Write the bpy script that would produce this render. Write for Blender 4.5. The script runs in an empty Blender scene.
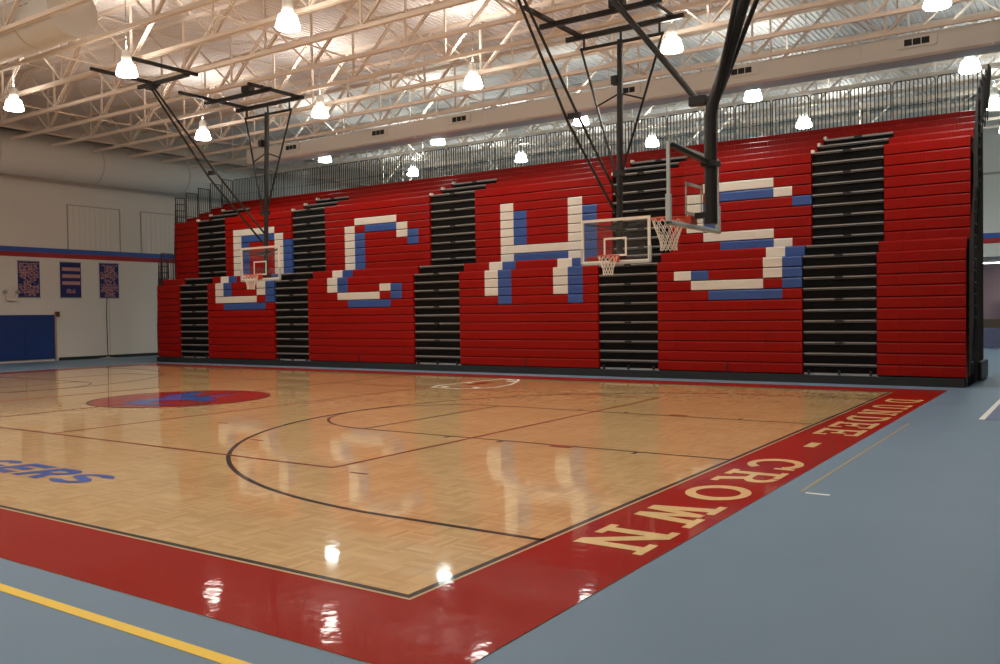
import bpy, bmesh, math, random
from mathutils import Vector, Matrix
random.seed(4)
PI = math.pi
col = bpy.context.scene.collection

# ------------------------------------------------------------------ materials
def lin(c):
    return tuple(((v/255)/12.92 if v/255 <= .04045 else (((v/255)+.055)/1.055)**2.4) for v in c)+(1,)
def mat(name, rgb, rough=.5, metal=0, coat=0, coat_rough=.1, emis=None, estr=0, noise=0, nscale=6, bump=0, bscale=20, spec=.5):
    m = bpy.data.materials.new(name); m.use_nodes = True
    nt = m.node_tree; b = nt.nodes['Principled BSDF']
    b.inputs['Base Color'].default_value = lin(rgb)
    b.inputs['Roughness'].default_value = rough
    b.inputs['Metallic'].default_value = metal
    b.inputs['Coat Weight'].default_value = coat
    b.inputs['Coat Roughness'].default_value = coat_rough
    b.inputs['Coat IOR'].default_value = 1.33
    b.inputs['Specular IOR Level'].default_value = spec
    if emis:
        b.inputs['Emission Color'].default_value = lin(emis); b.inputs['Emission Strength'].default_value = estr
    tc = None
    if noise or bump:
        tc = nt.nodes.new('ShaderNodeTexCoord')
    if noise:
        n = nt.nodes.new('ShaderNodeTexNoise'); n.inputs['Scale'].default_value = nscale; n.inputs['Detail'].default_value = 4
        nt.links.new(tc.outputs['Object'], n.inputs['Vector'])
        mr = nt.nodes.new('ShaderNodeMapRange'); mr.inputs['To Min'].default_value = 1-noise; mr.inputs['To Max'].default_value = 1+noise
        nt.links.new(n.outputs['Fac'], mr.inputs['Value'])
        vm = nt.nodes.new('ShaderNodeVectorMath'); vm.operation = 'SCALE'
        vm.inputs[0].default_value = lin(rgb)[:3]
        nt.links.new(mr.outputs['Result'], vm.inputs['Scale'])
        nt.links.new(vm.outputs['Vector'], b.inputs['Base Color'])
    if bump:
        n = nt.nodes.new('ShaderNodeTexNoise'); n.inputs['Scale'].default_value = bscale
        nt.links.new(tc.outputs['Object'], n.inputs['Vector'])
        bp = nt.nodes.new('ShaderNodeBump'); bp.inputs['Strength'].default_value = bump; bp.inputs['Distance'].default_value = .02
        nt.links.new(n.outputs['Fac'], bp.inputs['Height'])
        nt.links.new(bp.outputs['Normal'], b.inputs['Normal'])
        if coat: nt.links.new(bp.outputs['Normal'], b.inputs['Coat Normal'])
    return m
M = {}
M['blue_floor'] = mat('blue_rubber_floor', (100,126,145), .5, noise=.07, nscale=1.2, spec=.35)
M['lane_blue'] = mat('lane_blue_floor', (62,84,125), .4)
M['red_paint'] = mat('red_court_paint', (150,21,4), .6, coat=.5, coat_rough=.05, bump=.07, bscale=7, spec=.05)
M['logo_red'] = mat('red_logo_paint', (160,24,8), .5, coat=1, coat_rough=.06, spec=.1)
M['black_paint'] = mat('black_line_paint', (28,20,16), .4, spec=.1, coat=.7, coat_rough=.07)
M['maroon_line'] = mat('maroon_line_paint', (140,52,30), .4, spec=.1, coat=.7, coat_rough=.07)
M['thin_black'] = mat('thin_dark_line_paint', (70,44,28), .4, spec=.1, coat=.7, coat_rough=.07)
M['natural'] = mat('natural_wood_trim_paint', (200,174,132), .4, spec=.1, coat=.7, coat_rough=.07)
M['letter_cream'] = mat('cream_letter_paint', (226,192,132), .4, spec=.1, coat=.7, coat_rough=.07)
M['logo_blue'] = mat('blue_court_paint', (36,84,172), .4, spec=.1, coat=1, coat_rough=.07)
M['white_paint'] = mat('white_line_paint', (232,228,220), .45)
M['yellow'] = mat('yellow_line_paint', (238,196,36), .4)
M['tan_line'] = mat('faded_tan_line_paint', (146,140,116), .45)
M['seat_red'] = mat('red_plastic_seat', (144,9,1), .42, spec=.16)
M['seat_white'] = mat('white_plastic_seat', (214,206,192), .4)
M['seat_blue'] = mat('blue_plastic_seat', (46,78,142), .4)
M['dark_riser'] = mat('dark_steel_riser', (9,9,9), .6, spec=.12)
M['nosing'] = mat('grey_metal_nosing', (158,155,150), .4, .2)
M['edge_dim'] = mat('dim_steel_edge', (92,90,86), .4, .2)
M['black_metal'] = mat('black_painted_metal', (26,25,24), .4)
M['rail'] = mat('dark_rail_metal', (34,34,34), .4)
M['black_base'] = mat('black_base_board', (24,26,27), .5)
M['olive'] = mat('brown_steel_frame', (70,58,34), .6)
M['mast'] = mat('dark_bronze_pipe', (44,42,38), .35, .3)
M['wall'] = mat('cream_wall_paint', (216,207,196), .7, noise=.03, nscale=.6)
M['wallw'] = mat('white_wall_paint', (205,205,200), .7)
M['pink'] = mat('pale_pink_wall_paint', (196,176,180), .7)
M['joint'] = mat('wall_joint_grey', (172,162,150), .7)
M['band_blue'] = mat('blue_band_paint', (44,82,160), .6)
M['band_red'] = mat('red_band_paint', (158,26,20), .6)
M['pad'] = mat('navy_vinyl_pad', (22,52,112), .45)
M['steel'] = mat('cream_painted_joist_steel', (228,212,196), .55)
M['deck'] = mat('white_painted_roof_deck', (224,216,210), .6)
M['duct'] = mat('cream_painted_duct', (212,208,200), .5)
M['ductseam'] = mat('duct_seam', (196,184,168), .5)
M['vent'] = mat('dark_vent_opening', (14,14,14), .7)
M['lamp'] = mat('glowing_prismatic_shade', (255,250,240), .3, emis=(255,246,232), estr=20)
M['lampc'] = mat('cool_glowing_prismatic_shade', (255,255,250), .3, emis=(238,250,245), estr=20)
M['added_glow'] = mat('added_corridor_glow', (255,250,250), .4, emis=(255,246,248), estr=18)  # glow of the added corridor light only
M['ballast'] = mat('white_lamp_housing', (225,222,215), .4)
M['orange'] = mat('orange_rim_paint', (205,70,35), .4)
M['net'] = mat('white_net_cord', (228,220,206), .7)
M['bb_frame'] = mat('white_backboard_border', (232,224,208), .4)
M['bb_grey'] = mat('grey_padding', (176,182,178), .5)
M['banner_blue'] = mat('navy_banner_cloth', (36,40,98), .8)
M['banner_text'] = mat('orange_pink_banner_print', (186,134,126), .8)
M['grey'] = mat('grey_plastic', (150,146,140), .5)
M['white_box'] = mat('white_light_housing', (215,205,190), .5)
M['brown'] = mat('brown_wood', (104,62,34), .5)
M['purple_grey'] = mat('purple_grey_panel', (104,104,130), .5)
M['tanm'] = mat('tan_panel', (176,150,124), .5)
M['pinkedge'] = mat('pinkish_trim', (176,146,136), .6)

def glass_mat():
    m = bpy.data.materials.new('clear_backboard_glass'); m.use_nodes = True
    nt = m.node_tree; nt.nodes.clear()
    o = nt.nodes.new('ShaderNodeOutputMaterial'); mx = nt.nodes.new('ShaderNodeMixShader')
    t = nt.nodes.new('ShaderNodeBsdfTransparent'); t.inputs[0].default_value = (.95,.96,.95,1)
    g = nt.nodes.new('ShaderNodeBsdfGlossy'); g.inputs['Roughness'].default_value = .03
    mx.inputs[0].default_value = .05
    nt.links.new(t.outputs[0], mx.inputs[1]); nt.links.new(g.outputs[0], mx.inputs[2])
    nt.links.new(mx.outputs[0], o.inputs[0]); return m
M['glass'] = glass_mat()

def wood_mat():
    m = bpy.data.materials.new('maple_parquet'); m.use_nodes = True
    nt = m.node_tree; b = nt.nodes['Principled BSDF']; L = nt.links.new; N = nt.nodes.new
    tc = N('ShaderNodeTexCoord'); sx = N('ShaderNodeSeparateXYZ'); L(tc.outputs['Object'], sx.inputs[0])
    def mt(op, a, bb=None):
        n = N('ShaderNodeMath'); n.operation = op
        for i, v in enumerate((a, bb)):
            if v is None: continue
            if isinstance(v, (int, float)): n.inputs[i].default_value = v
            else: L(v, n.inputs[i])
        return n.outputs[0]
    S = .26
    u = mt('DIVIDE', sx.outputs[0], S); v = mt('DIVIDE', sx.outputs[1], S)
    iu = mt('FLOOR', u); iv = mt('FLOOR', v)
    fu = mt('SUBTRACT', u, iu); fv = mt('SUBTRACT', v, iv)
    ck = mt('MODULO', mt('ABSOLUTE', mt('ADD', iu, iv)), 2)
    # strip index across the tile, direction alternates tile by tile
    a = mt('ADD', mt('MULTIPLY', fu, ck), mt('MULTIPLY', fv, mt('SUBTRACT', 1, ck)))
    st = mt('FLOOR', mt('MULTIPLY', a, 6))
    cb = N('ShaderNodeCombineXYZ'); L(iu, cb.inputs[0]); L(iv, cb.inputs[1]); L(st, cb.inputs[2])
    wn = N('ShaderNodeTexWhiteNoise'); L(cb.outputs[0], wn.inputs['Vector'])
    cr = N('ShaderNodeValToRGB'); e = cr.color_ramp
    e.elements[0].position = 0; e.elements[0].color = lin((192,148,92))
    e.elements[1].position = 1; e.elements[1].color = lin((230,194,138))
    x = e.elements.new(.5); x.color = lin((214,174,116))
    # panel-to-panel tone
    p = N('ShaderNodeTexNoise'); p.inputs['Scale'].default_value = .9; L(tc.outputs['Object'], p.inputs['Vector'])
    f = mt('ADD', mt('MULTIPLY', wn.outputs['Value'], .5), mt('MULTIPLY', p.outputs['Fac'], .5))
    L(f, cr.inputs[0]); L(cr.outputs[0], b.inputs['Base Color'])
    b.inputs['Roughness'].default_value = .4; b.inputs['Coat Weight'].default_value = 1; b.inputs['Coat Roughness'].default_value = .055; b.inputs['Coat IOR'].default_value = 1.6; b.inputs['Specular IOR Level'].default_value = .08
    n2 = N('ShaderNodeTexNoise'); n2.inputs['Scale'].default_value = 5; L(tc.outputs['Object'], n2.inputs['Vector'])
    bp = N('ShaderNodeBump'); bp.inputs['Strength'].default_value = .05; bp.inputs['Distance'].default_value = .02
    L(n2.outputs['Fac'], bp.inputs['Height']); L(bp.outputs[0], b.inputs['Coat Normal'])
    return m
M['wood'] = wood_mat()

# ------------------------------------------------------------------ helpers
class MB:
    def __init__(s): s.bm = bmesh.new()
    def box(s, x0, x1, y0, y1, z0, z1):
        v = [s.bm.verts.new(c) for c in ((x0,y0,z0),(x1,y0,z0),(x1,y1,z0),(x0,y1,z0),(x0,y0,z1),(x1,y0,z1),(x1,y1,z1),(x0,y1,z1))]
        for f in ((0,3,2,1),(4,5,6,7),(0,1,5,4),(1,2,6,5),(2,3,7,6),(3,0,4,7)): s.bm.faces.new([v[i] for i in f])
        return s
    def prism(s, pts, x0, x1):
        """profile of (y,z) points extruded along x"""
        A = [s.bm.verts.new((x0,y,z)) for y, z in pts]; B = [s.bm.verts.new((x1,y,z)) for y, z in pts]
        n = len(pts)
        for i in range(n): s.bm.faces.new((A[i], A[(i+1)%n], B[(i+1)%n], B[i]))
        s.bm.faces.new(A[::-1]); s.bm.faces.new(B); return s
    def flat(s, pts, z0, z1):
        A = [s.bm.verts.new((x,y,z0)) for x, y in pts]; B = [s.bm.verts.new((x,y,z1)) for x, y in pts]
        n = len(pts)
        for i in range(n): s.bm.faces.new((A[i], A[(i+1)%n], B[(i+1)%n], B[i]))
        s.bm.faces.new(A[::-1]); s.bm.faces.new(B); return s
    def bar(s, a, b, w, h=None, up=(0,0,1)):
        a, b = Vector(a), Vector(b); h = h or w
        d = (b-a).normalized(); up = Vector(up)
        if abs(d.dot(up)) > .99: up = Vector((1,0,0))
        r = d.cross(up).normalized(); u = r.cross(d)
        v = []
        for p in (a, b):
            for i, j in ((-1,-1),(1,-1),(1,1),(-1,1)): v.append(s.bm.verts.new(p+r*i*w/2+u*j*h/2))
        for f in ((0,1,2,3),(7,6,5,4),(0,4,5,1),(1,5,6,2),(2,6,7,3),(3,7,4,0)): s.bm.faces.new([v[i] for i in f])
        return s
    def tube(s, pts, r, n=10, r2=None, closed=False):
        pts = [Vector(p) for p in pts]; rings = []; m = len(pts)
        ref = None
        for i, p in enumerate(pts):
            if closed: d = pts[(i+1)%m]-pts[i-1]
            else: d = (pts[min(i+1,m-1)]-pts[max(i-1,0)])
            d.normalize()
            if ref is None:
                ref = Vector((0,0,1)) if abs(d.z) < .9 else Vector((1,0,0))
            x = d.cross(ref).normalized(); y = x.cross(d); 
            rr = r if r2 is None else r+(r2-r)*i/(m-1)
            rings.append([s.bm.verts.new(p+x*math.cos(2*PI*k/n)*rr+y*math.sin(2*PI*k/n)*rr) for k in range(n)])
        for i in range(m if closed else m-1):
            A, B = rings[i], rings[(i+1)%m]
            for k in range(n): s.bm.faces.new((A[k], A[(k+1)%n], B[(k+1)%n], B[k]))
        if not closed:
            s.bm.faces.new(rings[0][::-1]); s.bm.faces.new(rings[-1])
        return s
    def lathe(s, prof, n=20, c=(0,0)):
        rings = [[s.bm.verts.new((c[0]+r*math.cos(2*PI*k/n), c[1]+r*math.sin(2*PI*k/n), z)) for k in range(n)] for r, z in prof]
        for A, B in zip(rings, rings[1:]):
            for k in range(n): s.bm.faces.new((A[k], A[(k+1)%n], B[(k+1)%n], B[k]))
        s.bm.faces.new(rings[0][::-1]); s.bm.faces.new(rings[-1]); return s
    def build(s, name, m, parent=None, smooth=False, bevel=0, **kw):
        bmesh.ops.recalc_face_normals(s.bm, faces=s.bm.faces)
        me = bpy.data.meshes.new(name); s.bm.to_mesh(me); s.bm.free()
        me.materials.append(m)
        if smooth:
            for p in me.polygons: p.use_smooth = True
            try: me.set_sharp_from_angle(angle=math.radians(40))
            except Exception: pass
        o = bpy.data.objects.new(name, me); col.objects.link(o)
        if parent: o.parent = parent
        if bevel:
            b = o.modifiers.new('bevel', 'BEVEL'); b.width = bevel; b.segments = 2
        tag(o, **kw); return o
def tag(o, label=None, cat=None, group=None, kind=None):
    if label: o['label'] = label
    if cat: o['category'] = cat
    if group: o['group'] = group
    if kind: o['kind'] = kind
    return o
def empty(name, loc=(0,0,0), rz=0, **kw):
    o = bpy.data.objects.new(name, None); col.objects.link(o); o.location = loc; o.rotation_euler = (0,0,rz)
    return tag(o, **kw)
def kids(o): return list(o.children)
def copy_tree(o, parent=None):
    c = o.copy(); col.objects.link(c)
    if parent: c.parent = parent
    for ch in kids(o): copy_tree(ch, c)
    return c
ORD = ['','first','second','third','fourth','fifth','sixth','seventh','eighth','ninth','tenth','eleventh','twelfth','thirteenth','fourteenth','fifteenth','sixteenth','seventeenth','eighteenth','nineteenth','twentieth','twenty-first','twenty-second','twenty-third','twenty-fourth','twenty-fifth','twenty-sixth','twenty-seventh','twenty-eighth','twenty-ninth','thirtieth']

# ------------------------------------------------------------------ the setting
XL, XR, YN, YB, ZC = -32.6, 11.0, -9.0, 37.0, 10.25
MB().box(XL-.3, XR+.3, YN-.3, 47.3, -.2, 0).build('floor', M['blue_floor'], kind='structure')
# wood court, set flush into the floor
hw = MB().box(-26.5, .915, -.87, 16.15, -.05, .004).build('floor', M['wood'], kind='structure')
W, Lc = 15.24, 25.6
PZ = .0045
def paint(name, mb, m, lab=None): return mb.build(name, m, hw, label=lab)
def rect(mb, x0, x1, y0, y1, z=PZ): return mb.box(x0, x1, y0, y1, z-.001, z+.001)
# red border
mb = MB()
rect(mb, 0, .915, -.87, 16.15); rect(mb, -26.5, 0, -.87, 0); rect(mb, -26.5, 0, W, 16.15); rect(mb, -26.5, -Lc, 0, W)
paint('red_border', mb, M['red_paint'], 'red painted border')
mb = MB()
def frame(mb, x0, x1, y0, y1, w, z):
    rect(mb, x0, x1, y0, y0+w, z); rect(mb, x0, x1, y1-w, y1, z); rect(mb, x0, x0+w, y0+w, y1-w, z); rect(mb, x1-w, x1, y0+w, y1-w, z)
frame(mb, -Lc, 0, 0, W, .05, PZ+.002)
paint('boundary_line', mb, M['black_paint'], 'black boundary line')
mb = MB(); frame(mb, -Lc-.022, .022, -.022, W+.022, .022, PZ+.0015)
paint('boundary_edge', mb, M['natural'], 'pale line outside the black boundary line')
def arc(mb, cx, cy, R, a0, a1, w, z=PZ+.002, n=72):
    for i in range(n):
        a, b = a0+(a1-a0)*i/n, a0+(a1-a0)*(i+1)/n
        pts = [(cx+(R-w/2)*math.cos(a), cy+(R-w/2)*math.sin(a)), (cx+(R+w/2)*math.cos(a), cy+(R+w/2)*math.sin(a)),
               (cx+(R+w/2)*math.cos(b), cy+(R+w/2)*math.sin(b)), (cx+(R-w/2)*math.cos(b), cy+(R-w/2)*math.sin(b))]
        mb.flat(pts, z-.001, z+.001)
for sgn in (1, -1):
    X = lambda x: x if sgn > 0 else -Lc-x
    A = (lambda a: a) if sgn > 0 else (lambda a: PI-a)
    mb = MB(); arc(mb, X(-1.6), 7.62, 6.02, A(PI/2), A(1.5*PI), .055)
    for y in (1.6, 13.64): rect(mb, min(X(-1.6), X(0)), max(X(-1.6), X(0)), y-.027, y+.027, PZ+.002)
    paint('three_point_line', mb, M['black_paint'])
    mb = MB(); arc(mb, X(-5.79), 7.62, 1.83, A(PI/2), A(1.5*PI), .045)
    for y in (5.79, 9.45): rect(mb, min(X(-5.79), X(0)), max(X(-5.79), X(0)), y-.02, y+.02, PZ+.002)
    rect(mb, X(-5.79)-.02, X(-5.79)+.02, 5.81, 9.43, PZ+.002)
    paint('key_line', mb, M['thin_black'])
    for y, d in ((5.79, -1), (9.45, 1)):
        mb = MB(); rect(mb, min(X(-2.4), X(-2.1)), max(X(-2.4), X(-2.1)), min(y, y+d*.15), max(y, y+d*.15), PZ+.0035)
        paint('lane_block', mb, M['maroon_line'])
        for q in (-3.2, -4.1, -1.2):
            mb = MB(); rect(mb, X(q)-.025, X(q)+.025, min(y, y+d*.16), max(y, y+d*.16), PZ+.0035); paint('lane_mark', mb, M['thin_black'])
mb = MB(); frame(mb, -21.85, -3.72, 3.06, 12.15, .045, PZ+.0035)
rect(mb, -9.72, -9.67, 3.1, 12.1, PZ+.0035); rect(mb, -15.9, -15.85, 3.1, 12.1, PZ+.0035); rect(mb, -12.82, -12.78, 3.1, 12.1, PZ+.0035)
paint('volleyball_line', mb, M['maroon_line'], 'thin maroon volleyball court line')
mb = MB(); rect(mb, -12.825, -12.775, 0.05, W-.05, PZ+.002); paint('centre_line', mb, M['thin_black'])
for sx, sy in ((-6.42, 4.14), (-3.35, 2.96), (-8.5, 5.2)):
    mb = MB(); rect(mb, sx, sx+.25, sy, sy+.03, PZ+.0035); paint('floor_mark', mb, M['maroon_line'])
# centre logo
mb = MB(); mb.flat([(-12.8+1.83*math.cos(2*PI*i/72), 7.62+1.83*math.sin(2*PI*i/72)) for i in range(72)], PZ+.003, PZ+.0045)
paint('centre_circle', mb, M['logo_red'], 'solid red centre circle')
mb = MB(); arc(mb, -12.8, 7.62, 1.83, 0, 2*PI, .05, PZ+.0052, 96); paint('centre_ring', mb, M['thin_black'])
mb = MB()
mb.flat([(-12.93,6.3),(-13.3,6.9),(-13.25,7.4),(-13.75,8.0),(-13.9,8.75),(-13.55,8.75),(-13.2,8.2),(-12.75,8.05),(-12.6,8.9),(-12.35,8.0),(-11.7,7.7),(-11.75,7.38),(-12.3,7.45),(-12.7,7.2),(-12.72,6.75),(-12.3,6.65),(-11.75,6.8),(-12.1,6.4),(-12.6,6.35)], PZ+.0055, PZ+.0065)
paint('emblem', mb, M['logo_blue'], 'blue emblem on the centre circle')
# white outlined logo near far sideline
pts = [(-9.54,12.14),(-9.73,12.69),(-9.66,13.39),(-9.62,14.08),(-9.43,14.99),(-8.95,15.02),(-8.75,14.66),(-8.9,14.4),(-8.55,14.3),(-8.25,13.56),(-8.15,12.85),(-8.36,12.25),(-8.73,12.1),(-9.27,12.12)]
mb = MB(); n = len(pts)
for i in range(n):
    a, b = Vector(pts[i]+(0,)), Vector(pts[(i+1)%n]+(0,)); d = (b-a).normalized(); p = Vector((-d.y, d.x, 0))*.026
    mb.flat([tuple((a-p-d*.03)[:2]), tuple((b-p+d*.03)[:2]), tuple((b+p+d*.03)[:2]), tuple((a+p-d*.03)[:2])], PZ+.004+i*1e-5, PZ+.005+i*1e-5)
for x, y in ((-9.35,12.4),(-8.5,12.5),(-9.5,13.6),(-9.1,14.8),(-8.75,14.55)):
    mb.box(x-.09, x+.09, y-.07, y+.07, PZ+.0045, PZ+.0055)
paint('sideline_logo', mb, M['white_paint'], 'white outlined logo')
mb = MB(); rect(mb, -9.3, -9.0, 13.1, 13.9, PZ+.003); paint('sideline_logo_fill', mb, M['maroon_line'])

# slab-serif letters: (u right, v up) in a unit cell, painted reading toward -y, letter tops toward +x
def stroke(a, b, w):
    a, b = Vector(a), Vector(b); d = (b-a).normalized(); p = Vector((-d.y, d.x))*w/2
    return [a-p, b-p, b+p, a+p]
def R_(u0, u1, v0, v1): return [(u0,v0),(u1,v0),(u1,v1),(u0,v1)]
def ring(cu, cv, ru, rv, t, a0, a1, n=28):
    out = []
    for i in range(n):
        a, b = a0+(a1-a0)*i/n, a0+(a1-a0)*(i+1)/n
        out.append([(cu+ru*math.cos(a), cv+rv*math.sin(a)), (cu+ru*math.cos(b), cv+rv*math.sin(b)),
                    (cu+(ru-t)*math.cos(b), cv+(rv-t*.75)*math.sin(b)), (cu+(ru-t)*math.cos(a), cv+(rv-t*.75)*math.sin(a))])
    return out
G = {
 'N': [R_(.12,.29,0,1), R_(.72,.88,0,1), [(.1,1),(.3,1),(.9,0),(.7,0)], R_(0,.3,.88,1), R_(0,.42,0,.12), R_(.58,1,.88,1)],
 'W': [[(.08,1),(.26,1),(.42,0),(.24,0)], [(.44,.9),(.56,.9),(.42,0),(.27,0)], [(.44,.9),(.56,.9),(.74,0),(.6,0)], [(.74,1),(.9,1),(.76,0),(.6,0)], R_(-.04,.38,.88,1), R_(.62,1.04,.88,1)],
 'O': ring(.5,.5,.5,.5,.2,0,2*PI),
 'C': ring(.5,.5,.5,.5,.2,.6,2*PI-.6)+[R_(.84,.95,.62,.98)],
 'R': [R_(.12,.3,0,1), R_(0,.42,0,.12), R_(0,.5,.88,1), R_(.3,.55,.44,.56), [(.5,.5),(.68,.5),(.9,0),(.7,0)], R_(.68,1,0,.12)]+ring(.55,.72,.33,.28,.17,-PI/2,PI/2,16),
 'E': [R_(.12,.3,0,1), R_(0,.92,0,.13), R_(0,.92,.87,1), R_(.3,.66,.44,.56), R_(.8,.92,.13,.3), R_(.8,.92,.7,.87), R_(.58,.68,.34,.66)],
 'D': [R_(.12,.3,0,1), R_(0,.5,0,.13), R_(0,.5,.87,1)]+ring(.48,.5,.48,.5,.19,-PI/2,PI/2,18),
 'U': [R_(.12,.29,.3,1), R_(.71,.88,.3,1), R_(0,.42,.88,1), R_(.58,1,.88,1)]+ring(.5,.36,.38,.36,.17,PI,2*PI,18),
 '-': [R_(.2,.75,.36,.58)],
 'S': ring(.5,.74,.42,.27,.17,.5,1.5*PI,20)+ring(.5,.27,.42,.27,.17,-PI/2-PI+.5,PI/2,20),
 'G': ring(.5,.5,.5,.5,.2,.6,2*PI-.4)+[R_(.5,.98,.36,.5), R_(.8,.98,.12,.5)],
 'A': [[(.0,0),(.2,0),(.58,1),(.42,1)], [(1,0),(.8,0),(.42,1),(.58,1)], R_(.25,.75,.24,.38)],
 'H': [R_(.05,.27,0,1), R_(.73,.95,0,1), R_(.27,.73,.42,.58)],
}
def glyph(mb, ch, fn, z, T=None):
    for i, poly in enumerate((T or G)[ch]):
        pts = [fn(float(p[0]), float(p[1])) for p in poly]
        mb.flat(pts, z+i*1.5e-5, z+.001+i*1.5e-5)
ys = [('N',1.96),('W',2.94),('O',3.95),('R',4.88),('C',5.75),('-',7.35),('E',8.72),('E',9.58),('D',10.46),('N',11.45),('U',12.42),('D',13.5)]
for ch, yc in ys:
    mb = MB(); w = .72 if ch != 'W' else .8
    h0, h1 = .2, .8
    glyph(mb, ch, lambda u, v: (h0+(h1-h0)*v, yc+w/2-w*u), PZ+.002)
    paint('letter' if ch != '-' else 'dash', mb, M['letter_cream'], 'cream slab-serif %s painted on red border' % ({'-': 'dash'}.get(ch, 'letter '+ch)))
TH = 1.45
GH = {
 'S': ring(.5,.71,.5,.29,.27,.35,1.5*PI,22)+ring(.5,.29,.5,.29,.27,-PI+.35,PI/2,22),
 'R': [R_(0,.3,0,1), R_(.3,.58,.78,1), R_(.3,.58,.36,.56), [(.42,.46),(.72,.46),(1,0),(.68,0)]]+ring(.56,.68,.42,.32,.28,-PI/2,PI/2,16),
 'E': [R_(0,.3,0,1), R_(.3,.94,0,.24), R_(.3,.94,.76,1), R_(.3,.8,.39,.61)],
 'G': ring(.5,.5,.52,.5,.28,.7,2*PI-.4)+[R_(.52,1.0,.3,.52), R_(.74,1.0,.08,.3)],
 'A': [[(.0,0),(.3,0),(.68,1),(.36,1)], [(1.04,0),(.74,0),(.36,1),(.68,1)], R_(.28,.76,.18,.38)],
 'H': [R_(0,.3,0,1), R_(.7,1,0,1), R_(.3,.7,.38,.62)],
 'C': ring(.5,.5,.52,.5,.28,.7,2*PI-.7),
}
# blue italic team word along the near sideline, letter tops toward +y
word = 'CHARGERS'; xs0 = -5.95
for i, ch in enumerate(reversed(word)):
    x0 = xs0-i*.64; mb = MB()
    glyph(mb, ch, lambda u, v: (x0+.55*u+.2*(v-.5), .96+.52*v), PZ+.002, GH)
    paint('letter', mb, M['logo_blue'], 'blue italic letter %s painted on wood' % ch)

# painted lines on the blue floor
def fpaint(name, mb, m, label): return mb.build(name, m, bpy.data.objects['floor'], label=label)
mb = MB(); mb.box(-30, 3.0, -1.27, -1.19, .0005, .0025); fpaint('yellow_line', mb, M['yellow'], 'yellow line')
mb = MB(); mb.box(1.13, 1.17, 4.4, 10.2, .0005, .002); fpaint('tan_line', mb, M['tan_line'], 'faded tan line')
mb = MB(); mb.box(1.2, 1.42, 4.35, 4.4, .0005, .0025); fpaint('white_line', mb, M['white_paint'], 'short white line')
mb = MB(); mb.box(1.97, 2.05, 11.2, 26, .0005, .0025); mb.box(2.05, 8, 15.2, 15.28, .0005, .0025); mb.box(2.05, 8, 13.9, 13.96, .0005, .0025); fpaint('white_line', mb, M['white_paint'], 'white lane line')
mb = MB(); mb.box(2.05, 8, 11.2, 13.9, .0003, .002); fpaint('blue_lane', mb, M['lane_blue'], 'darker blue floor panel')

# walls
wl = MB().box(XL-.3, XL, YN, 47, 0, ZC).build('wall_left', M['wall'], kind='structure')
MB().box(XL, XL+.012, YN, YB, 4.5, 4.7).build('blue_band', M['band_blue'], wl, label='blue painted stripe')
MB().box(XL, XL+.012, YN, YB, 4.3, 4.5).build('red_band', M['band_red'], wl, label='red painted stripe')
MB().box(XL, XL+.02, 15.95, YB, .0, .13).build('baseboard_left', M['black_base'], kind='structure')
for y0, y1 in ((16.45, 18.9), (19.9, 22.4)):
    mb = MB()
    mb.box(XL, XL+.03, y0, y1, 6.56, 6.6); mb.box(XL, XL+.03, y0, y0+.04, 4.71, 6.56); mb.box(XL, XL+.03, y1-.04, y1, 4.71, 6.56)
    p = mb.build('panel_frame', M['joint'], wl)
    mb = MB(); k = 0
    yy = y0+.06
    while yy < y1-.3:
        mb.box(XL, XL+.012, yy, yy+.2, 4.71, 6.55); yy += .24
    mb.build('ribbed_panel', M['wall'], wl)
mb = MB()
for y in (18.27,):
    mb.box(XL, XL+.008, y, y+.02, 2.05 if y < 15.9 else .14, 4.28)
mb.build('panel_joint', M['joint'], wl)
mb = MB()
for y in (13.2,):
    mb.box(XL, XL+.006, y, y+.025, 4.72, 7.3)
mb.build('panel_joint', M['joint'], wl)
MB().box(XL, XR, 47, 47.3, 0, ZC).build('wall_far', M['wallw'], kind='structure')
MB().box(XR, XR+.3, YN, 47, 0, ZC).build('wall_right', M['wallw'], kind='structure')
MB().box(XL, XR, YN-.3, YN, 0, ZC).build('wall_near', M['wall'], kind='structure')
# back wall with the wide opening on the right
wb = MB().box(XL, -1.6, YB, YB+.3, 0, ZC).box(-1.6, XR, YB, YB+.3, 3.75, ZC).build('wall_back', M['wallw'], kind='structure')
MB().box(XL, XR, YB-.014, YB, 4.5, 4.72).build('blue_band', M['band_blue'], wb, label='blue painted stripe')
MB().box(XL, XR, YB-.014, YB, 4.3, 4.5).build('red_band', M['band_red'], wb, label='red painted stripe')
MB().box(XL, XR, YB-.03, YB, 7.1, 7.2).build('ledge', M['grey'], wb)
MB().box(-6, XR, 44.6, 45.0, 0, 3.75).build('wall_corridor', M['pink'], kind='structure')
cceil = MB().box(-6, XR, YB+.3, 47, 3.75, 3.85).build('ceiling', M['wallw'], kind='structure')
MB().box(-1.6, 9, 37.5, 37.62, 0, .82).build('knee_wall', M['purple_grey'], bevel=.01, label='low purple-grey knee wall inside the far right opening', cat='low wall')
MB().box(-3, 9, 41.0, 41.4, 0, 1.15).build('counter', M['tanm'], bevel=.01, label='tan counter behind the low purple-grey wall', cat='counter')
cl = MB().box(-1, 5, 41.35, 41.65, 3.7, 3.75).build('added_light_box', M['white_box'], cceil)  # added unseen ceiling light, put in to brighten the dark corridor
MB().box(-.95, 4.95, 41.38, 41.62, 3.67, 3.699).build('added_light_face', M['added_glow'], cl)  # emissive face of the added corridor light
ca = empty('wooden_cabinet', (.3, 44.3, 0), label='brown wooden cabinet against the pink wall past the opening', cat='cabinet')
MB().box(-.6, .9, -.2, .25, 0, 2.1).build('body', M['brown'], ca, bevel=.01)
for x in (-.57, .17): MB().box(x, x+.7, -.225, -.2, .1, 2.03).build('door', M['brown'], ca, bevel=.01)

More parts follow.
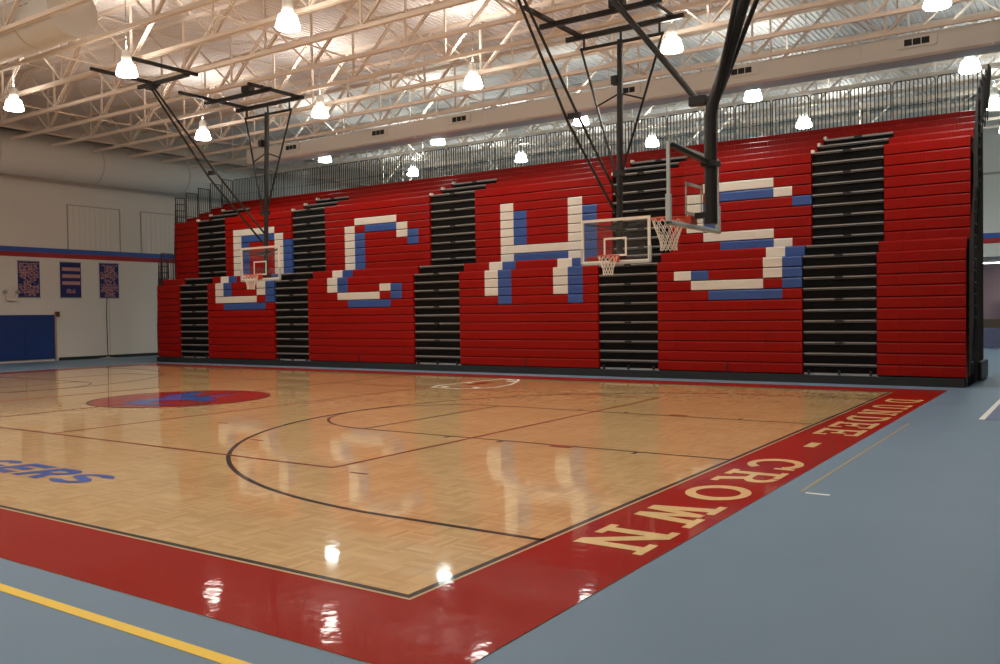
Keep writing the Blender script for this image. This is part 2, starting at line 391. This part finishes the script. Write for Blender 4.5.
# ceiling: corrugated roof deck, ribs running along y
mb = MB(); x = XL; pr = []
while x < XR:
    pr += [(x, 0), (x+.09, 0), (x+.105, .035), (x+.145, .035), (x+.16, 0)]; x += .16
A = [mb.bm.verts.new((px, YN, ZC+pz)) for px, pz in pr]; B = [mb.bm.verts.new((px, 47, ZC+pz)) for px, pz in pr]
for i in range(len(pr)-1): mb.bm.faces.new((A[i], A[i+1], B[i+1], B[i]))
mb.build('ceiling', M['deck'], kind='structure')
MB().box(XL-.3, XR+.3, YN-.3, 47.3, ZC+.1, ZC+.3).build('ceiling', M['deck'], kind='structure')

# ------------------------------------------------------------------ roof joists
ZB, ZT, NP = 8.68, 10.2, 3.42
def joist_proto():
    r = empty('roof_joist', (0, 10.1, 0))
    x0, x1 = XL, XR
    MB().box(x0, x1, -.055, -.012, ZB-.05, ZB+.05).box(x0, x1, .012, .055, ZB-.05, ZB+.05).build('bottom_chord', M['steel'], r)
    MB().box(x0, x1, -.055, -.012, ZT-.05, ZT+.05).box(x0, x1, .012, .055, ZT-.05, ZT+.05).build('top_chord', M['steel'], r)
    protos = {}
    def web(key, a, b, loc):
        if key not in protos:
            o = MB().bar((a[0], -.032, a[1]), (b[0], -.032, b[1]), .032, .05).bar((a[0], .032, a[1]), (b[0], .032, b[1]), .032, .05).build('web', M['steel'], r) if key == 'b' else MB().bar((a[0], 0, a[1]), (b[0], 0, b[1]), .04).build('web', M['steel'], r) if key == 'a' else MB().bar((a[0], 0, a[1]), (b[0], 0, b[1]), .05).build('web', M['steel'], r)
            protos[key] = o
        else:
            o = protos[key].copy(); col.objects.link(o)
        o.location.x = loc
    x = -11.24-NP/2-NP*5
    while x+NP < x1:
        web('a', (0, ZT), (NP/2, ZB), x); web('b', (NP/2, ZB), (NP, ZT), x); web('v', (NP/2, ZB), (NP/2, ZT), x)
        x += NP
    return r
jp = joist_proto()
JY = [10.1+1.66*k for k in range(-5, 16)]
for i, y in enumerate(JY):
    o = jp if i == 0 else copy_tree(jp)
    o.location = (0, y, 0); o.location.x = 0
    tag(o, label='cream open-web roof joist, %s counting back from the one nearest the camera' % ORD[i+1], cat='roof joist', group='parallel roof joists')
# bridging lines across the joists
bx = [-29.2, -25.6, -19.4, -13.4, -7.6, 2.5]
for i, x in enumerate(bx):
    b = empty('joist_bridging', (x, 0, 0), label='thin cross bridging between roof joists, %s row from the left wall' % ORD[i+1], cat='bridging', group='joist bridging')
    MB().bar((0, JY[4], ZB+.07), (0, JY[-1], ZB+.07), .035).build('lower_rod', M['steel'], b)
    MB().bar((0, JY[0], ZT-.07), (0, JY[-1], ZT-.07), .035).build('upper_rod', M['steel'], b)
    for k in (4, 8, 13):
        MB().bar((.03, JY[k], ZB+.07), (.03, JY[k+1], ZT-.07), .03).bar((-.03, JY[k], ZT-.07), (-.03, JY[k+1], ZB+.07), .03).build('cross_brace', M['steel'], b)

# ------------------------------------------------------------------ ducts
def duct(name, a, b, r, label, seam, vents=(), vsz=.6, m='duct', face=(0,-1)):
    t = empty(name, (0,0,0), label=label, cat='duct')
    MB().tube([a, b], r, 32).build('duct_body', M[m], t, smooth=True)
    a, b = Vector(a), Vector(b); L = (b-a).length; d = (b-a).normalized(); k = seam
    while k < L:
        p = a+d*k; MB().tube([p-d*.03, p+d*.03], r+.012, 32).build('seam', M['ductseam'], t, smooth=True); k += seam
    for v in vents:
        c = Vector(v); g = MB().box(-vsz/2-.06, vsz/2+.06, -.03, .02, -.14, .14).build('vent', M['duct'], t); g.location = c
        for q in (-1, 0, 1):
            MB().box(q*vsz/3-vsz/8, q*vsz/3+vsz/8, -.035, -.02, -.08, .08).build('louvre', M['vent'], g)
    return t
t = empty('supply_duct', (0,0,0), label='long flat-sided cream supply duct hung above the bleachers', cat='duct')
y0, y1, z0, z1, c = 20.2, 21.02, 8.02, 8.62, .06
MB().prism([(y0+c,z0),(y0,z0+c),(y0,z1-c),(y0+c,z1),(y1-c,z1),(y1,z1-c),(y1,z0+c),(y1-c,z0)], -25.6, 9).build('duct_body', M['duct'], t)
k = -22.6
while k < 9:
    MB().box(k-.015, k+.015, y0-.008, y1+.008, z0-.008, z1+.008).build('seam', M['duct'], t); k += 3
    MB().bar((k-1.5, .5*(y0+y1), z1), (k-1.5, .5*(y0+y1), ZC), .02).build('hanger', M['steel'], t)
for x in (-22.9, -18.3, -14.6, -8.3, -4.75, -.27, 3.6):
    g = MB().box(-.46, .46, -.03, .02, -.14, .14).build('vent', M['duct'], t); g.location = (x, y0-.01, 8.4)
    for q in (-1, 0, 1): MB().box(q*.2-.09, q*.2+.09, -.035, -.02, -.08, .08).build('louvre', M['vent'], g)
duct('supply_duct', (-30, 7.5, 9.0), (-16.4, 7.5, 9.0), .62, 'short thick round duct at the upper left among the joists', 2.4, [(-17.6, 7.5-.56, 9.1)], .7)
duct('wall_duct', (XL+.85, YN+1, 8.25), (XL+.85, 36, 8.25), .8, 'huge round cream duct running along the left wall', 4.2)
MB().box(XL, XL+.35, YN, YB, 9.35, 9.62).build('trim_1', M['steel'], kind='structure')

# ------------------------------------------------------------------ high-bay lamps
def lamp_proto(m):
    r = empty('high_bay_lamp')
    MB().lathe([(.25,-.15),(.27,-.12),(.2,.13),(.15,.17),(.10,.18)], 24).build('lamp_shade', M[m], r, smooth=True)
    MB().lathe([(.1,.18),(.13,.22),(.12,.44),(.07,.5)], 16).build('ballast_housing', M['ballast'], r, smooth=True)
    MB().tube([(0,0,.5),(0,0,.62)], .02, 8).build('hook', M['ballast'], r)
    return r
lw, lc = lamp_proto('lamp'), lamp_proto('lampc')
seen = [  # x, y, where
 (-23.04,9.48,'at the far left, in the row nearest the camera'), (-17.08,9.3,'behind the left black frame, in the row nearest the camera'), (-11.0,9.2,'brightest and largest, near the top edge of the picture'),
 (.73,16.23,'cut by the top edge at the far right'), (-4.95,15.79,'hanging just right of the second ceiling frame'), (-10.72,15.63,'alone in the middle of the ceiling'), (-16.62,15.62,'just right of the left hoop frame'), (-22.36,15.61,'between the braces of the left hoop'),
 (.68,22.31,'above the right end of the back guard rail'), (-4.98,21.86,'right of the nearest hoop pole, above the rail'), (-10.69,21.69,'between the braces of the middle hoop'), (-16.49,21.39,'above the letter C, second row from the back'), (-22.35,21.46,'above the left letter D, second row from the back'),
 (.78,27.73,'lowest at the far right, beyond the bleacher end'), (-4.85,26.85,'behind the guard rail right of the nearest hoop'), (-10.42,26.7,'behind the rail just left of the nearest backboard'), (-16.15,26.46,'behind the rail above the letter H'), (-21.87,26.41,'behind the rail above the letter C')]
rest = [(x, y, None) for y in (9.7,) for x in (-5.6, .8)]+[]
rest += [(x, y, None) for y in (3.8, -3) for x in (-28.5, -22.8, -17, -11, -5, .8)]
rest += [(x, 32.3, None) for x in (-27.5, -21.6, -16, -10.3, -4.8, .8)]
used = {}
for i, (x, y, w) in enumerate(seen+rest):
    cool = y > 20
    pr_ = lc if cool else lw
    if cool in used: o = copy_tree(pr_)
    else: o = pr_; used[cool] = 1
    o.location = (x, y, 8.1)
    tag(o, label=('glowing bell-shaped lamp '+w) if w else 'glowing bell-shaped lamp outside the view, %s of the row %s' % (ORD[min(29,int((x+34)/5.7)+1)], {9.7:'over the hoops',3.8:'over the near sideline',-3:'above the camera',32.3:'by the back wall',16:'before the bleachers',22:'over the bleachers',27:'behind the bleachers'}[y]), cat='ceiling lamp', group='high bay lamps')
    ld = bpy.data.lights.new('lamp_light', 'SPOT'); ld.energy = 212 if not cool else 175
    ld.spot_size = math.radians(150); ld.spot_blend = .6; ld.shadow_soft_size = .22
    ld.color = (1,.965,.92) if not cool else (.93,1,.97)
    lo = bpy.data.objects.new('lamp_light', ld); col.objects.link(lo); lo.parent = o; lo.location = (0,0,-.2)
    ud = bpy.data.lights.new('lamp_uplight', 'SPOT'); ud.energy = 110 if not cool else 110; ud.spot_size = math.radians(160); ud.spot_blend = .5; ud.shadow_soft_size = .15; ud.color = ld.color
    uo = bpy.data.objects.new('lamp_uplight', ud); col.objects.link(uo); uo.parent = o; uo.location = (0,0,.53); uo.rotation_euler = (PI,0,0)
    # suspension wire up to the deck
    MB().bar((0,0,.6), (0,0,ZC-8.1-.02), .015).build('hanger_wire', M['ballast'], o)

# ------------------------------------------------------------------ bleachers
PITCH, Z0 = .2535, .2
def row(k):
    """k = 1..25 -> front y, bottom z, top z"""
    z = Z0+(k-1)*PITCH
    if k <= 11: y = 17.0
    elif k == 12: y = 17.25
    elif k <= 21: y = 17.87
    else: y = 17.87+.6*(k-21)
    return y, z, z+PITCH
def seatprof(k):
    y, a, b = row(k); a += .022; d = .46
    return [(y, a), (y+.02, a-.006), (y+d, a-.006), (y+d, b), (y+.03, b), (y+.008, b-.01), (y, b-.035)]
SEC = [('L', -27.23, -25.86, 3), ('D', -24.12, -20.46, 8), ('C', -18.78, -14.12, 10), ('H', -12.33, -7.66, 10), ('S', -5.93, -2.27, 8), ('R', -.62, 1.16, 4)]
def cells(spec):
    W_, B_ = {}, {}
    for r, w, b in spec:
        W_[r] = set(w); B_[r] = set(b)
    return W_, B_
# rows: lower 8..12 ; upper U1..U7 = 13..19
LET = {
 'D': [(19,(1,2,3,4,5),()), (18,(1,6),(2,3,4,5)), (17,(1,6),(2,7)), (16,(1,6),(2,7)), (15,(1,6),(2,7)), (14,(1,6),(2,7)), (13,(1,6),(2,7)), (12,(1,6),(2,7)), (11,(1,6),(2,7)), (10,(1,6),(2,7)), (9,(1,2,3,4,5),(7,)), (8,(),(2,3,4,5,6))],
 'C': [(19,(3,4,5,6),()), (18,(2,7),(4,5,6)), (17,(2,7),(3,8)), (16,(2,),(3,8)), (15,(2,),(3,)), (14,(2,),(3,)), (13,(2,),(3,)), (12,(2,),(3,)), (11,(2,),(3,)), (10,(2,7),(3,8)), (9,(3,4,5,6),(8,)), (8,(),(4,5,6,7))],
 'H': [(19,(2,7),())]+[(k,(2,7),(3,8)) for k in (18,17,16,15)]+[(14,(2,3,4,5,6,7),(8,)), (13,(2,7),(3,4,5,6,8))]+[(k,(2,7),(3,8)) for k in (12,11,10,9)]+[(8,(),(3,8))],
 'S': [(19,(2,3,4,5),()), (18,(1,6),(3,4,5)), (17,(1,),(2,7)), (16,(1,),(2,)), (15,(1,),(2,)), (14,(2,3,4,5),()), (13,(6,),(3,4,5)), (12,(6,),(7,)), (11,(6,),(7,)), (10,(1,6),(2,7)), (9,(2,3,4,5),(7,)), (8,(),(3,4,5,6))],
}
NAMES = {'L': 'narrow red bleacher section at the far left end', 'D': 'red bleacher section with white and blue letter D', 'C': 'red bleacher section with white and blue letter C',
         'H': 'red bleacher section with white and blue letter H', 'S': 'red bleacher section with white and blue letter S', 'R': 'plain red bleacher section at the right end'}
def end_rail(k, x, parent, lean=0):
    y, a, b = row(k); top = b+1.05; d = .56
    y0 = y+.03; y1 = y+d
    if k <= 11: y0 += .012*k
    elif 13 <= k <= 21: y0 += .012*(k-13)
    X = lambda z: x+lean*(z-b)
    mb = MB(); r = .016
    mb.bar((X(b-.2), y0, b-.2), (X(top), y0, top), .032); mb.bar((X(b-.2), y1, b-.2), (X(top), y1, top), .032)
    mb.bar((X(top), y0, top), (X(top), y1, top), .032); mb.bar((X(b+.08), y0, b+.08), (X(b+.08), y1, b+.08), .022)
    for i in range(1, 5):
        yy = y0+(y1-y0)*i/5; mb.bar((X(b+.08), yy, b+.08), (X(top), yy, top), .018)
    return mb.build('end_rail', M['rail'], parent)
for nm, x0, x1, n in SEC:
    xm = (x0+x1)/2
    t = empty('bleacher_section', (0,0,0), label=NAMES[nm]+', folded closed behind the court', cat='bleacher section', group='red bleacher sections')
    cw = (x1-x0)/n
    d = {r: (set(w), set(b)) for r, w, b in LET.get(nm, [])}
    for k in range(1, 24):
        w, b = d.get(k, (set(), set()))
        P = seatprof(k)
        y, a, bb = row(k); ro = MB().box(x0+.004, x1-.004, y+.035, y+.5, a-.002, a+.03).build('bench_row', M['dark_riser'], t)
        def colour(c): return 'w' if c in w else 'b' if c in b else 'r'
        c = 0
        while c < n:
            e = c; mb = MB()
            while e < n and colour(e) == colour(c):
                mb.prism(P, x0+e*cw+.0015, x0+(e+1)*cw-.0015); e += 1
            q = colour(c)
            if q == 'r': mb.build('seat_panel', M['seat_red'], ro)
            elif q == 'w': mb.build('seat_panel', M['seat_white'], ro, label='white plastic seat panel')
            else: mb.build('seat_panel', M['seat_blue'], ro, label='blue plastic seat panel')
            c = e
    # front skirt with a middle strut
    MB().box(x0, x1, 17.06, 17.4, .02, .19).build('skirt', M['black_base'], t)
    if nm not in 'LR': MB().box(xm-.015, xm+.015, 16.985, 16.999, .2, .44).build('strut', M['black_metal'], t)
    if nm in 'LR':
        xe, s = (x0, -1) if nm == 'L' else (x1, 1)
        for k in range(1, 26): end_rail(k, xe+s*.07, t, .06 if nm == 'R' else -.01)
        for j in range(12):
            yy = 17.35+j*.26; h = row(1+min(24, 12 if yy < 17.9 else 20 if yy < 18.4 else 20+int((yy-17.87)/.6)))[2]-.3
            MB().box(xe-s*.02-.035, xe-s*.02+.035, yy, yy+.09, .0, h).build('frame_post', M['olive'] if j > 4 else M['dark_riser'], t)
        MB().box(min(xe-s*.3, xe+s*.1), max(xe-s*.3, xe+s*.1), 19.0, 20.5, .02, .44).build('wheel_housing', M['black_metal'], t, bevel=.03)
        MB().box(xe-s*.12-.02, xe-s*.12+.02, 18.1, 20.5, .3, 5.2).build('end_board', M['olive'], t)
AIS = [(SEC[i][2], SEC[i+1][1]) for i in range(5)]
ALAB = ['between the left end and letter D', 'between letters D and C', 'between letters C and H', 'between letters H and S', 'between letter S and the right end']
for i, (x0, x1) in enumerate(AIS):
    t = empty('bleacher_aisle', (0,0,0), label='black folded aisle steps with grey edges '+ALAB[i], cat='bleacher aisle', group='folded bleacher aisles')
    x0 += .02; x1 -= .02; xm = (x0+x1)/2
    for k in range(1, 24):
        y, a, b = row(k)
        y += .03
        MB().box(x0, x1, y+.05, y+.46, a, b-.03).build('riser', M['dark_riser'], t)
        MB().box(x0, x1, y, y+.4, b-.03 if k < 23 else b-.05, b-.004).build('nosing', M['nosing'] if k < 23 else M['grey'], t)
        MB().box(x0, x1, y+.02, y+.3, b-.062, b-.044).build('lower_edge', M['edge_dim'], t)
        if k % 2 == 1 and k > 1: MB().box(xm-.09, xm+.09, y-.02, y+.06, b-.07, b-.005).build('socket', M['black_metal'], t)
        if k >= 21: MB().box(x0-.02, x0+.04, y-.02, y+.12, b-.02, b+.06).build('end_cap', M['bb_frame'], t)
    MB().box(x0, x1, 17.05, 17.2, .2, .235).build('bottom_step_edge', M['nosing'], t)
    for q in (x0+.12, xm, x1-.12): MB().box(q-.025, q+.025, 17.0, 17.06, .195, .3).build('bracket', M['black_metal'], t)
# top bench rows run unbroken across the aisles
for j, k in enumerate((24, 25)):
    P = seatprof(k); mb = MB(); n = 62; x0, x1 = -27.23, 1.16; cw = (x1-x0)/n
    t = empty('top_bench', (0,0,0), label=['unbroken red bench row just below the topmost', 'topmost unbroken red bench row in front of the guard rail'][j], cat='bench row')
    for c in range(n): mb.prism(P, x0+c*cw+.003, x0+(c+1)*cw-.003)
    mb.build('seat_row', M['seat_red'], t)
    y, a, b = row(k); MB().box(x0, x1, y+.035, y+.5, a-.002, a+.03).build('deck_edge', M['dark_riser'], t)
MB().box(-27.25, 1.13, 16.93, 17.03, 0, .19).build('bleacher_base_board', M['black_base'], bevel=.004, label='long black kick board along the foot of the bleachers', cat='base board')
# back guard rail
y, a, b = row(25)
YR = y+.53; RW = 1.05
def rail_panel():
    r = empty('guard_rail')
    w = RW-.05; z0, z1 = b-.25, b+1.07; c = .07
    path = [(0,0,z0), (0,0,z1-c), (c*.3,0,z1-c*.3), (c,0,z1), (w-c,0,z1), (w-c*.3,0,z1-c*.3), (w,0,z1-c), (w,0,z0)]
    MB().tube(path, .015, 6).build('rail_frame', M['rail'], r)
    MB().bar((0,0,b+.05), (w,0,b+.05), .025).bar((0,0,b+.42), (w,0,b+.42), .012).build('cross_rail', M['rail'], r)
    p0 = None
    for i in range(1, 10):
        if p0 is None: p0 = MB().bar((0,0,z0+.1), (0,0,z1), .024).build('picket', M['rail'], r)
        else: p0 = p0.copy(); col.objects.link(p0)
        p0.location.x = w*i/10
    return r
rp = rail_panel(); n = 27
for i in range(n):
    o = rp if i == 0 else copy_tree(rp)
    o.location = (1.16-RW*(i+1), YR, 0)
    tag(o, label='black picketed guard rail panel behind the top row, %s from the right end' % ORD[i+1], cat='guard rail', group='guard rail panels behind the top row')

# ------------------------------------------------------------------ basketball backstops
def board_parts(t, grey=False):
    """board in the local xz plane, front toward -y, bottom of board z=2.9"""
    fm = M['bb_grey'] if grey else M['bb_frame']
    w, z0, z1 = .915, 2.9, 3.97
    MB().box(-w+.03, w-.03, -.006, .006, z0+.03, z1-.03).build('glass', M['glass'], t)
    f = .062 if not grey else .035
    mb = MB(); 
    mb.box(-w, w, -.02, .02, z1-f, z1).box(-w, w, -.02, .02, z0, z0+f).box(-w, -w+f, -.02, .02, z0+f, z1-f).box(w-f, w, -.02, .02, z0+f, z1-f)
    mb.build('frame', fm, t)
    mb = MB(); mb.box(-w-.02, w+.02, -.035, .04, z0-.03, z0+.03)
    for s in (-1, 1): mb.box(min(s*(w-.04), s*(w+.02)), max(s*(w-.04), s*(w+.02)), -.035, .04, z0-.03, z0+.38)
    mb.build('padding', M['bb_grey'], t, bevel=.015)
    mb = MB(); q = .045
    mb.box(-.305, .305, -.012, -.008, 3.51-q, 3.51).box(-.305, .305, -.012, -.008, 3.06, 3.06+q).box(-.305, -.305+q, -.012, -.008, 3.06+q, 3.51-q).box(.305-q, .305, -.012, -.008, 3.06+q, 3.51-q)
    mb.build('target_square', M['bb_frame'], t)
    cy = -.39
    mb = MB(); mb.tube([(.235*math.cos(2*PI*i/32), cy+.235*math.sin(2*PI*i/32), 3.05) for i in range(32)], .012, 8, closed=True)
    mb.box(-.07, .07, -.16, -.02, 3.0, 3.06); mb.bar((-.07,-.03,2.95), (-.12,cy+.18,3.04), .02); mb.bar((.07,-.03,2.95), (.12,cy+.18,3.04), .02)
    mb.box(-.12, .12, -.05, -.01, 2.92, 3.08)
    rim = mb.build('rim', M['orange'], t)
    mb = MB(); lv = [(.235,3.045),(.205,2.95),(.165,2.85),(.13,2.75),(.115,2.66),(.12,2.6)]; n = 12
    for s in (1, -1):
        for i in range(n):
            pp = []
            for j, (r, z) in enumerate(lv):
                a = 2*PI*(i+s*j*.5)/n; pp.append((r*math.cos(a), cy+r*math.sin(a), z))
            mb.tube(pp, .0055, 5)
    mb.build('net', M['net'], t)
def side_hoop(x, label, dx):
    t = empty('basketball_backstop', (x, 14.9, 0), label=label, cat='basketball hoop', group='side court hoops hung from the roof')
    board_parts(t)
    mst = M['mast']; ym = .22
    MB().tube([(0,ym,2.98), (dx*.8,ym,8.25)], .075, 14).build('mast', mst, t, smooth=True)
    for q in ((-.14, .14, .02, ym+.1, 2.98, 3.12), (-.14, .14, .02, ym+.1, 3.7, 3.82), (-.12,.12,ym-.08,ym+.12,5.0,5.14), (-.13,.02,ym-.1,ym+.1,7.2,7.4)): MB().box(*q).build('bracket', M['black_metal'], t)
    for s in (-1, 1): MB().bar((s*.1, ym, 3.76), (s*.8, .03, 3.86), .04).build('board_arm', M['black_metal'], t)
    MB().tube([(dx-1.1,ym,8.2), (dx+1.1,ym,8.2)], .04, 10).build('cross_pipe', mst, t)
    for q in (-1, 1):
        MB().tube([(dx+q*1.08,ym,8.2), (q*.08,ym,5.05)], .03, 8).build('side_brace', mst, t)
        MB().tube([(dx*.6+q*.63,ym,6.75), (dx*.6,ym,6.98)], .022, 8).build('spreader', mst, t)
        MB().tube([(dx+q*1.0,ym,8.2),(dx+q*1.0,ym,8.46)], .03, 8).build('hanger', mst, t)
    MB().tube([(dx,ym,8.2),(dx,ym,8.46)], .03, 8).build('hanger', mst, t)
    for yy in (ym, ym-1.25): MB().box(dx-1.5, dx+1.6, yy-.045, yy+.045, 8.45, 8.56).build('frame_beam', M['black_metal'], t)
    for xx, ya in ((-1.2, -2.2), (1.25, -1.6)): MB().box(dx+xx-.045, dx+xx+.045, ya, ym+.35, 8.55, 8.64).build('clamp_beam', M['black_metal'], t)
    MB().box(dx+.35, dx+.7, ym-1.35, ym-1.1, 8.56, 8.75).build('winch', M['black_metal'], t, bevel=.02)
    yb = -3.5; px_ = -.42
    for q in (-1, 1):
        MB().tube([(px_+q*.06, yb, 8.42), (px_*.5+q*.1, yb/2+.1, 6.12+(.12 if q > 0 else -.12)), (q*.07, ym-.03, 4.35 if q > 0 else 4.1)], .032, 8).build('folding_brace', mst, t)
    MB().box(-.3, .0, -1.7, -1.6, 6.08, 6.2).build('brace_joint', M['black_metal'], t)
    MB().box(-1.05, 1.3, yb-.045, yb+.045, 8.44, 8.54).build('frame_beam', M['black_metal'], t)
    for xx in (-.6, 1.15): MB().box(xx-.04, xx+.04, yb-1.75, yb+.4, 8.54, 8.63).build('clamp_beam', M['black_metal'], t)
    MB().box(px_-.18, px_+.18, yb-.1, yb+.1, 8.36, 8.46).build('pivot', M['black_metal'], t)
    return t
side_hoop(-18.7, 'farther of the two facing glass backboards, in front of letter D, on a ceiling-hung mast', .25)
side_hoop(-6.07, 'nearer of the two facing glass backboards, between letters H and S, on a ceiling-hung mast', .1)

def end_hoop(x, y, rz, label):
    t = empty('basketball_backstop', (x, y, 0), rz, label=label, cat='basketball hoop')
    board_parts(t, True)
    mst = M['mast']; ym = .24
    MB().tube([(0,ym,2.93), (0,ym,4.4), (0,ym+.04,4.6), (0,ym+.14,4.85), (0,ym+1.28,8.3)], .085, 16).build('mast', mst, t, smooth=True)
    for s in (-1, 1):
        MB().bar((s*.06, ym, 3.76), (s*.86, .03, 3.92), .055).build('board_arm', M['black_metal'], t)
        MB().tube([(s*.07,ym+.12,4.72), (s*.85,ym+1.3,8.25)], .036, 10).build('side_brace', mst, t)
    for q in ((-.05, .05, .02, ym+.02, 3.02, 3.1), (-.12,.12,ym-.1,ym+.1,3.72,3.79)): MB().box(*q).build('bracket', M['black_metal'], t)
    MB().box(-.06, .06, ym-.3, ym-.04, 4.58, 4.72).build('brace_clamp', M['black_metal'], t, bevel=.02)
    MB().tube([(0,ym-.2,4.68), (0,ym-1.47,6.32), (0,ym-3.2,8.47)], .045, 10).build('folding_brace', mst, t, smooth=True)
    MB().tube([(-1.2,ym+1.28,8.28), (1.2,ym+1.28,8.28)], .04, 10).build('cross_pipe', mst, t)
    for yy in (ym+1.28, ym-3.2): MB().box(-1.6, 1.6, yy-.045, yy+.045, 8.45, 8.56).build('frame_beam', M['black_metal'], t)
    MB().box(-.045, .045, ym-3.6, ym+1.7, 8.55, 8.63).build('clamp_beam', M['black_metal'], t)
    return t
end_hoop(-1.17, 7.62, -PI/2, 'nearest hoop seen from behind, glass board on a bent black mast')

# ------------------------------------------------------------------ things on the left wall
pad = empty('wall_pad', (0,0,0), label='navy blue wall padding low on the left wall', cat='wall pad')
yy = 15.76
while yy > 5:
    MB().box(XL+.005, XL+.06, yy-1.2, yy, .1, 1.93).build('pad_panel', M['pad'], pad, bevel=.012); yy -= 1.205
MB().box(XL+.005, XL+.07, 15.78, 15.86, 0, 2.0).build('edge_strip', M['pinkedge'], pad)
def banner(y0, y1, z0, z1, style, label):
    t = empty('banner', (0,0,0), label=label, cat='banner', group='banners on the left wall')
    MB().box(XL+.016, XL+.022, y0, y1, z0, z1).build('cloth', M['banner_blue'], t)
    mb = MB(); x = XL+.0225
    w, h = y1-y0, z1-z0; rs = random.Random(style)
    def line(a, b, c, d, n):   # an illegible line of printed characters
        cw = (c-a)/n
        for i in range(n):
            if rs.random() < .05: continue
            u = a+i*cw
            for (p, q, r_, s_) in rs.sample([(0,.3,0,1),(0,.8,.75,1),(0,.8,0,.25),(.55,.85,0,1),(0,.8,.4,.6)], 3):
                mb.box(x, x+.003+i*1e-5, y0+w*(u+cw*p), y0+w*(u+cw*q), z0+h*(b+(d-b)*r_), z0+h*(b+(d-b)*s_))
    def crowd(gaps):   # rows of tightly packed, illegible characters
        nr, nc = 22, 13
        for i in range(nr):
            for k in range(nc):
                u, v = .05+.9*k/nc, .03+.94*i/nr
                if any(a <= u <= c and b <= v <= d for a, b, c, d in gaps) or rs.random() < .17: continue
                mb.box(x, x+.003, y0+w*u, y0+w*(u+.9/nc*rs.choice((.6,.8,1))), z0+h*v, z0+h*(v+.94/nr*rs.choice((.6,.8))))
    if style == 1:
        crowd([(.0,.36,.25,.5), (.78,.36,1,.5), (0,0,.2,.1), (.8,0,1,.1)])
    elif style == 2:
        for b, d in ((.76,.9),(.56,.7),(.36,.5)): mb.box(x, x+.003, y0+.1*w, y0+.95*w, z0+b*h, z0+(d-.04)*h)
        line(.3,.12,.72,.24,5)
    else:
        crowd([(0,.72,.25,.9), (.75,.72,1,.9), (0,.38,.25,.5), (.75,.38,1,.5), (0,0,.25,.12), (.75,0,1,.12)])
    mb.build('print', M['banner_text'], t)
    for q in (z1, z0-.04): MB().box(XL+.014, XL+.028, y0-.02, y1+.02, q, q+.04).build('hem_bar', M['grey'], t)
banner(14.33, 15.22, 2.66, 4.11, 1, 'navy banner crowded with orange lettering, nearest the emergency light')
banner(16.08, 17.0, 2.66, 4.13, 2, 'navy banner with four separate orange text bars, between two busier banners')
banner(17.85, 18.75, 2.66, 4.15, 3, 'navy banner above the thin dark floor pole')
el = empty('emergency_light', (XL, 14.0, 2.55), label='white twin-head emergency light on the left wall', cat='emergency light')
MB().box(.01, .12, -.18, .18, -.05, .1).build('housing', M['white_box'], el, bevel=.01)
for s in (-1, 1):
    MB().bar((.06, s*.14, .1), (.08, s*.24, .28), .03).build('arm', M['white_box'], el)
    o = MB().lathe([(.05,-.06),(.085,.06)], 14).build('lamp_head', M['grey'], el, smooth=True); o.location = (.1, s*.25, .3); o.rotation_euler = (0, PI/2, 0)
MB().box(XL+.005, XL+.12, 15.82, 15.98, 1.84, 2.06).build('alarm_box', M['brown'], bevel=.01, label='small brown box on the wall at the corner of the blue pad', cat='alarm box')
pl = empty('floor_pole', (XL+.55, 17.83, 0), label='thin dark pole on a flat base before the left wall', cat='pole')
MB().tube([(0,0,.06), (.01,-.03,2.0), (-.3,.2,4.2-1.55)], .018, 8).build('pole', M['black_metal'], pl)
MB().lathe([(.36,0),(.36,.03),(.08,.06),(.04,.1)], 20).build('base', M['grey'], pl, smooth=True)

# ------------------------------------------------------------------ world, camera, view
w = bpy.data.worlds.new('world'); bpy.context.scene.world = w; w.use_nodes = True
w.node_tree.nodes['Background'].inputs[0].default_value = (.02,.02,.02,1)
f = Vector((-0.56269152, 0.82637272, -0.0220541)); r = Vector((0.82666675, 0.56250975, -0.01431307)); u = Vector((-5.77717589e-04, 2.62852341e-02, 9.99654317e-01))
cd = bpy.data.cameras.new('camera'); cd.sensor_width = 36; cd.lens = 878.5776*36/1000; cd.clip_end = 200
cam = bpy.data.objects.new('camera', cd); col.objects.link(cam)
m = Matrix((r, u, -f)).transposed().to_4x4(); m.translation = Vector((3.4908321, -4.0978550, 1.7498646))
cam.matrix_world = m
sc = bpy.context.scene; sc.camera = cam
sc.view_settings.view_transform = 'Standard'; sc.view_settings.look = 'None'
sc.view_settings.gamma = 1; sc.view_settings.use_curve_mapping = False
sc.view_settings.exposure = 0
